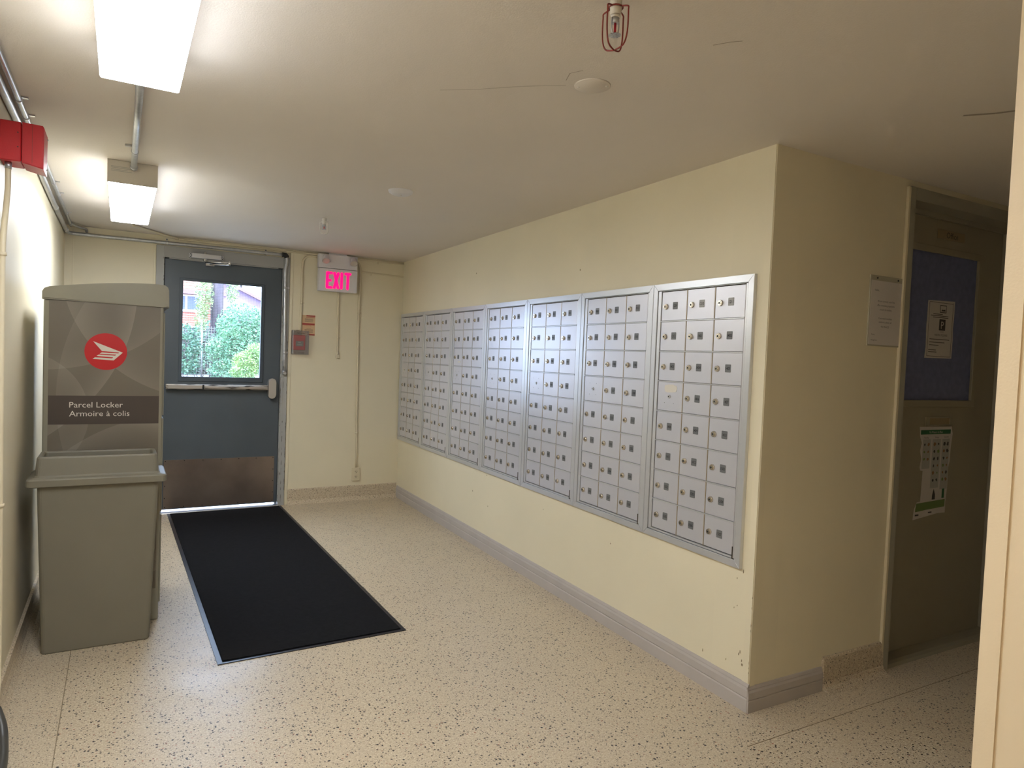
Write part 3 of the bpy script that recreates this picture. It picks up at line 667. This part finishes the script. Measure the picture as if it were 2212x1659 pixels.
cpipe('short level cream conduit from the exit sign to the right corner', [(2.266, -.009, 2.098), (2.45, -.009, 2.092), (W-.01, -.009, 2.088)], [(2.36, 2.095, True)], r=.006)
t = thing('wall_outlet', 'cream duplex wall outlet low on the far wall right of the door', 'outlet', (2.27, 0, .24))
m = MB(); m.box(2.232, 2.306, -.016, 0, .178, .300, bev=.003); op = m.build('face_plate', 'creamp', t)
for z in (.262, .215):
    m = MB(); m.cyl((2.269, -.0185, z), (2.269, -.016, z), .0165, seg=18); m.box(2.260, 2.2635, -.0192, -.0184, z, z+.010, mi=1).box(2.2745, 2.278, -.0192, -.0184, z, z+.010, mi=1).cyl((2.269, -.0192, z-.007), (2.269, -.0184, z-.007), .0032, seg=8, mi=1)
    m.build('socket', ['creamp', 'dark'], op)
t = thing('pull_station', 'red fire alarm pull station under a clear plastic cover', 'fire alarm', (1.73, 0, 1.43))
MB().box(1.672, 1.772, -.045, 0, 1.362, 1.492, bev=.004).build('station', 'redp', t)
m = MB(); m.box(1.690, 1.755, -.050, -.045, 1.395, 1.440, bev=.002); m.text('PULL', 1.722, 1.428, -.0505, .008); m.text('DOWN', 1.722, 1.408, -.0505, .008); m.build('handle', ['plate', 'lab'], t)
m = MB(); m.loft([(1.655, 1.797, -.075, 0, 1.328, .012), (1.655, 1.797, -.075, 0, 1.528, .012)]); m.box(1.653, 1.812, -.004, 0, 1.322, 1.535); m.box(1.700, 1.745, -.03, -.005, 1.528, 1.536); cv = m.build('clear_cover', 'cover', t)
m = MB(); m.text('FIRE ALARM', 1.727, 1.508, -.0756, .010, mi=0); m.text('LIFT HERE', 1.730, 1.338, -.0756, .009, mi=0); m.build('lettering', 'ink', cv)
t = thing('notice', 'small cream and red fire notice on the wall above the pull station', 'notice', (1.80, 0, 1.58))
m = MB(); m.box(1.748, 1.862, -.0016, 0, 1.494, 1.672); s_ = m.build('sheet', 'notice', t)
m = MB(); m.box(1.785, 1.862, -.0020, -.0015, 1.660, 1.670).box(1.782, 1.860, -.0020, -.0015, 1.649, 1.653).box(1.752, 1.858, -.0020, -.0015, 1.584, 1.600).box(1.80, 1.86, -.0020, -.0015, 1.496, 1.506)
m.text('IN CASE OF FIRE', 1.80, 1.578, -.0022, .006, mi=0)
m.text('CAUTION', 1.805, 1.556, -.0022, .007, mi=1)
for z in (1.640, 1.632, 1.624, 1.615, 1.545, 1.537, 1.528, 1.520): m.box(1.772, 1.845, -.0020, -.0015, z-.0012, z+.0012, mi=1)
m.build('print', ['noticer', 'ink'], s_)

# ------------------------------------------------------------------ left wall items
t = thing('alarm_horn', 'red fire alarm box high on the left wall at the frame edge', 'fire alarm', (0, -3.08, 1.97))
MB().box(0, .062, -3.14, -3.02, 1.985, 2.122, bev=.003).build('back_box', 'red', t)
m = MB(); m.prism([(.0645, 1.982), (.127, 1.968), (.1285, 2.112), (.124, 2.120), (.0645, 2.122)], -3.145, -3.012, bev=.003); m.box(.093, .0945, -3.1455, -3.1445, 1.985, 2.117, mi=1); m.build('horn_housing', ['red', 'redw'], t)
m = MB()
for z in (2.035, 2.085): m.cyl((.052, -3.1408, z), (.052, -3.140, z), .0022, seg=8)
m.build('screw_hole', 'dark', t)
for z in (1.99, 2.10): MB().cyl((.127, -3.03, z), (.132, -3.03, z), .003).build('screw', 'galv', t)
t = thing('conduit', 'cream flexible pipe from the red alarm box down the left wall', 'conduit', (.02, -3.1, 1.9))
MB().cyl((.021, -3.10, 1.985), (.021, -3.10, 1.962), .0115, .0105).build('connector', 'galv', t)
MB().tube([(.021, -3.10, 1.966), (.021, -3.10, 1.90), (.020, -3.13, 1.82), (.017, -3.17, 1.70), (.016, -3.175, 1.5), (.016, -3.175, .9), (.018, -3.18, .5), (.022, -3.22, .2), (.030, -3.33, .125)], .0095, 12, sub=5).build('pipe', 'creamp', t)
for z in (1.655, .78): MB().cyl((.0165, -3.175, z-.006), (.0165, -3.175, z+.006), .013, seg=12).build('strap', 'creamp', t)
t = thing('rubber_hose', 'dark rubber hose end curving onto the floor by the left wall', 'hose', (.05, -3.5, 0))
MB().tube([(.030, -3.33, .125), (.050, -3.37, .085), (.060, -3.42, .045), (.068, -3.52, .018), (.072, -3.75, .0165), (.07, -4.4, .0165)], .016, 12, sub=5).build('tube', 'rubk', t)

# ------------------------------------------------------------------ office wall items
t = thing('acrylic_notice', 'printed white letter in a clear acrylic holder left of the office door', 'notice', (.72, 0, 1.5), OFFI)
m = MB(); m.box(.613, .838, -.006, 0, 1.480, 1.785, bev=.001); h_ = m.build('holder', 'acry', t)
m = MB(); m.box(.619, .836, -.0068, -.006, 1.486, 1.763)
m.text('Hello,', .645, 1.722, -.0072, .0095, align='L')
for z, s in ((1.676, 'We are currently out of the'), (1.658, 'office completing inspections'), (1.640, 'around the building.'), (1.602, 'If you need immediate'), (1.586, 'assistance, please call'), (1.566, '416-746-6223')): m.text(s, .728, z, -.0072, .0085, sx=.9)
m.text('Thanks,', .635, 1.530, -.0072, .006, align='L'); m.text('Management', .635, 1.506, -.0072, .006, align='L'); m.build('letter_sheet', ['paper', 'ink'], h_)
for x in (.658, .806): MB().cyl((x, -.0085, 1.774), (x, -.006, 1.774), .004, seg=8).build('screw', 'dark', h_)
t = thing('parking_notice', 'white parking notice with a black P taped on the dark office window', 'notice', (1.335, .098, 1.45), OFFI)
YP = .0965
m = MB(); pl = [(1.222, 1.727), (1.452, 1.735), (1.452, 1.66), (1.447, 1.60), (1.451, 1.54), (1.449, 1.449), (1.217, 1.446), (1.224, 1.50), (1.219, 1.60), (1.222, 1.66)]
m.prism(pl, YP, YP+.0012); s_ = m.build('sheet', 'paper', t)
m = MB(); y = YP-.0004
m.box(1.325, 1.381, y, YP, 1.672, 1.710).box(1.329, 1.377, y-.0002, y, 1.676, 1.706, mi=1)
m.prism([(1.335, 1.680), (1.372, 1.680), (1.368, 1.690), (1.355, 1.686), (1.345, 1.689)], y-.0004, y-.0002)
m.box(1.325, 1.378, y, YP, 1.585, 1.640); m.text('P', 1.352, 1.612, y-.0003, .038, mi=1)
m.text('NOTICE', 1.352, 1.578, y-.0003, .006, mi=0); m.text('PARKING INQUIRIES', 1.345, 1.562, y-.0003, .011, mi=0, sx=.8)
for z, a, b in ((1.664, 1.27, 1.35), (1.656, 1.25, 1.40), (1.648, 1.27, 1.40), (1.540, 1.25, 1.42), (1.525, 1.25, 1.38), (1.511, 1.25, 1.33), (1.487, 1.245, 1.31), (1.477, 1.245, 1.315)): m.box(a, b, y, YP, z-.0016, z+.0016)
for q in ((1.234, 1.236, 1.455, 1.722), (1.436, 1.438, 1.455, 1.726), (1.234, 1.438, 1.455, 1.457), (1.234, 1.438, 1.720, 1.722)): m.box(q[0], q[1], y, YP, q[2], q[3])
m.build('print', ['ink', 'paper'], s_)
t = thing('waste_poster', 'torn waste sorting poster with green bands below the mail slot of the office door', 'poster', (1.34, .088, .7), OFFI)
YP = .088
pl = [(1.203, 1.108), (1.478, 1.106), (1.482, 1.09), (1.490, 1.07), (1.480, 1.00), (1.478, .93), (1.468, .90), (1.470, .80), (1.462, .72), (1.463, .668), (1.40, .670), (1.190, .650), (1.197, .70), (1.215, .735), (1.245, .738), (1.246, .80), (1.250, .89), (1.228, .893), (1.222, .91), (1.232, .95), (1.218, .99), (1.228, 1.03), (1.212, 1.06)]
m = MB(); m.prism(pl, YP, YP+.0015); s_ = m.build('sheet', 'paper', t)
m = MB(); y = YP-.0004
m.box(1.214, 1.470, y, YP, 1.070, 1.092, mi=1); m.text('Put Waste in its Place', 1.342, 1.081, y-.0003, .011, mi=4, sx=.85)
for i, (x, s) in enumerate(((1.262, 'Recycling'), (1.352, 'Garbage'), (1.435, 'Green Bin'))): m.text(s, x, 1.055, y-.0003, .009, mi=0, sx=.75)
for x0, x1, z0 in ((1.236, 1.302, .90), (1.318, 1.388, .80), (1.402, 1.466, .79)): m.box(x0, x1, y, YP, z0, 1.045, mi=2)
rnd = random.Random(3)
for x0, zlo in ((1.240, .92), (1.272, .92), (1.325, .82), (1.358, .82), (1.408, .81), (1.438, .81)):
    z = 1.02
    while z > zlo:
        cx = x0+.012; n = 7; R0 = rnd.uniform(.006, .011)
        m.prism([(cx+R0*rnd.uniform(.6, 1.2)*math.cos(2*PI*k/n), z+R0*rnd.uniform(.6, 1.2)*math.sin(2*PI*k/n)) for k in range(n)], y-.0003, y, mi=rnd.choice((0, 0, 5, 3))); z -= .036
m.prism([(1.352, .795), (1.366, .765), (1.366, .742), (1.340, .742), (1.342, .765)], y-.0003, YP, mi=0)
m.box(1.425, 1.445, y-.0003, YP, .745, .792, mi=1)
m.prism([(1.205, .700), (1.212, .730), (1.455, .738), (1.455, .700), (1.30, .694), (1.205, .688)], y, YP, mi=3)
m.box(1.205, 1.235, y, YP, .668, .676, mi=0).box(1.315, 1.345, y, YP, .676, .682, mi=0); m.build('print', ['ink', 'green', 'printg', 'greenl', 'paper', 'orange'], s_)

# ------------------------------------------------------------------ outside
G = S('ground', MB().box(-30, 40, .28, 6.2, -.2, -.03), 'asph')
G2 = S('ground', MB().box(-30, 40, 6.2, 60, -.2, .74), 'soil')
def leaves(name, blobs, n, size, m_, parent, seed):
    rnd = random.Random(seed); vs = []; fs = []
    tot = sum(b[3]*b[4]*b[5] for b in blobs)
    for (cx, cy, cz, rx, ry, rz) in blobs:
        for _ in range(int(n*rx*ry*rz/tot)):
            while True:
                p = Vector((rnd.uniform(-1, 1), rnd.uniform(-1, 1), rnd.uniform(-1, 1)))
                if .35 < p.length < 1: break
            c = Vector((cx+p.x*rx, cy+p.y*ry, cz+p.z*rz)); d = Vector((rnd.gauss(0, 1), rnd.gauss(0, 1), rnd.gauss(0, .6))).normalized(); e = d.cross(Vector((rnd.gauss(0, 1), rnd.gauss(0, 1), 1.5))).normalized()
            s = size*rnd.uniform(.6, 1.3); k = len(vs); nrm = d.cross(e)*s*.12
            vs += [c-d*s*.5, c+e*s*.28+nrm, c+d*s*.5, c-e*s*.28+nrm]; fs += [(k, k+1, k+2), (k, k+2, k+3)]
    me = bpy.data.meshes.new(name); me.from_pydata(vs, [], fs); me.materials.append(M[m_]); return put(name, me, parent, kind='stuff')
def twigs(parent, base, tips, r, name='branch', m_='twig'):
    for tp in tips:
        b = Vector(base); tp = Vector(tp); mid = (b+tp)/2+Vector((random.uniform(-.1, .1), random.uniform(-.1, .1), .08))
        MB().tube([b, mid, tp], r, 5, sub=3).build(name, m_, parent)
t = thing('tree', 'thick bare tree trunk wrapped in pale ivy seen through the door window', 'tree', (1.98, 8.6, .74))
m = MB(); m.cyl((2.03, 8.6, .7), (2.02, 8.6, 4.6), .125, .10, 16); m.build('trunk', 'bark', t)
leaves('ivy', [(1.77, 8.45, 2.35, .17, .2, .45), (1.72, 8.4, 1.9, .12, .2, .35), (2.30, 8.6, 2.5, .13, .2, .3), (1.80, 8.5, 3.0, .2, .2, .4)], 2600, .055, 'leaf4', t, 5)
t = thing('shrub', 'large green shrub filling the right of the door window view', 'shrub', (2.4, 8.0, .74))
leaves('foliage', [(2.45, 8.2, 1.75, .50, .5, .50), (2.25, 7.9, 1.3, .5, .4, .45), (2.75, 8.2, 1.5, .5, .5, .65), (2.15, 7.8, 1.72, .22, .3, .25), (2.0, 7.8, 1.35, .25, .3, .2), (2.2, 7.7, .92, .45, .4, .22)], 15000, .05, 'leaf1', t, 6)
twigs(t, (2.5, 8.1, .74), [(2.2, 7.9, 1.6), (2.5, 8.0, 2.1), (2.8, 8.0, 2.0), (2.35, 8, 1.9), (2.7, 7.9, 1.5)], .012)
t = thing('shrub', 'yellow-green shrub low in the right corner of the door window view', 'shrub', (2.45, 7.0, .74))
leaves('foliage', [(2.42, 7.0, 1.12, .32, .25, .20), (2.52, 7.0, 1.32, .18, .2, .14), (2.30, 6.9, .92, .25, .2, .14)], 4200, .042, 'leaf2', t, 8)
twigs(t, (2.42, 7.0, .74), [(2.35, 7, 1.1), (2.5, 7, 1.3), (2.55, 6.9, 1.1)], .008)
t = thing('wire_fence', 'wire mesh fence with a grey post at the left of the door window view', 'fence', (1.5, 8.3, .74))
MB().cyl((1.745, 8.3, .6), (1.73, 8.3, 1.86), .018, seg=10).build('post', 'galv', t)
m = MB(); x = .6
while x < 3.3: m.box(x, x+.004, 8.31, 8.314, .72, 1.75); x += .05
z = .76
while z < 1.76: m.box(.6, 3.3, 8.31, 8.314, z, z+.004); z += .05
m.build('mesh', 'galv', t, kind='stuff')
t = thing('climbing_vine', 'tangled vine with scattered leaves on the wire fence', 'vine', (1.45, 8.2, .74))
leaves('foliage', [(1.45, 8.2, 1.62, .25, .1, .16), (1.62, 8.2, 1.35, .12, .1, .2), (1.3, 8.2, 1.3, .1, .1, .35), (1.60, 8.15, .98, .12, .1, .14), (1.45, 8.2, 1.1, .2, .1, .3)], 900, .065, 'leaf3', t, 9)
for k in range(14):
    a = random.uniform(1.2, 1.8); pts = [(a, 8.25, .75)]
    for q in range(5): pts.append((pts[-1][0]+random.uniform(-.12, .12), 8.25+random.uniform(-.03, .03), pts[-1][2]+random.uniform(.12, .25)))
    MB().tube(pts, .005, 5, sub=3).build('stem', 'twig', t)
t = thing('hedge', 'dark hedge in shade behind the wire fence', 'hedge', (1.5, 10, .74))
leaves('foliage', [(1.2, 10, 1.2, .9, .4, .75), (2.4, 10.3, 1.2, .9, .4, .85), (.3, 10, 1.3, .8, .4, .8)], 7000, .09, 'leaf3', t, 11)
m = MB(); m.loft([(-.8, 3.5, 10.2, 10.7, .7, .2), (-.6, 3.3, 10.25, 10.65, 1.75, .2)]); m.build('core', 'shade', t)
# house behind
HS = thing('house', 'red brick house with clay tile roof and mauve gable behind the trees', 'building', (2.5, 18, 0))
MB().box(-2, 3.25, 18, 24, .5, 3.04).build('wall', 'brickr', HS)
m = MB()
z = 1.0
while z < 3.0: m.box(-2, 3.25, 17.995, 18, z, z+.012); z += .075
m.build('mortar_joint', 'mort', HS, kind='stuff')
MB().box(-2.2, 3.3, 17.55, 17.7, 2.98, 3.12).build('fascia', 'fascia', HS)
rf = MB().prism([(17.6, 3.12), (21.5, 5.6), (21.5, 5.5), (17.6, 3.05)], -2.2, 3.3, axis='x').build('roof', 'tiler', HS)
m = MB()
for r in range(22):
    y = 17.62+r*.17; z = 3.12+(y-17.6)*.636
    x = -2.2+(r % 2)*.1
    while x < 3.2: m.prism([(x, z+.012), (x+.1, z+.055), (x+.2, z+.012)], y, y+.18); x += .2
m.build('roof_tile', 'tiler', rf, kind='stuff')
wn_ = MB().box(1.60, 2.62, 17.94, 18.0, 2.44, 2.98).build('window', 'wframe', HS)
for a, b in ((1.66, 2.14), (2.20, 2.56)): MB().box(a, b, 17.93, 17.945, 2.51, 2.93).build('pane', 'wpane', wn_)
m = MB(); m.prism([(3.1, 1.0), (5.6, 1.0), (5.6, 2.35), (4.4, 2.90), (3.1, 3.50)], 17.6, 17.9); m.build('gable', 'gable', HS)
m = MB(); m.prism([(3.0, 3.53), (5.7, 2.30), (5.7, 2.40), (3.0, 3.63)], 17.45, 17.95); m.build('gable_fascia', 'fascia', HS)
MB().box(3.78, 3.84, 18, 18.06, 3.0, 3.42).build('vent_pipe', 'dark', HS)
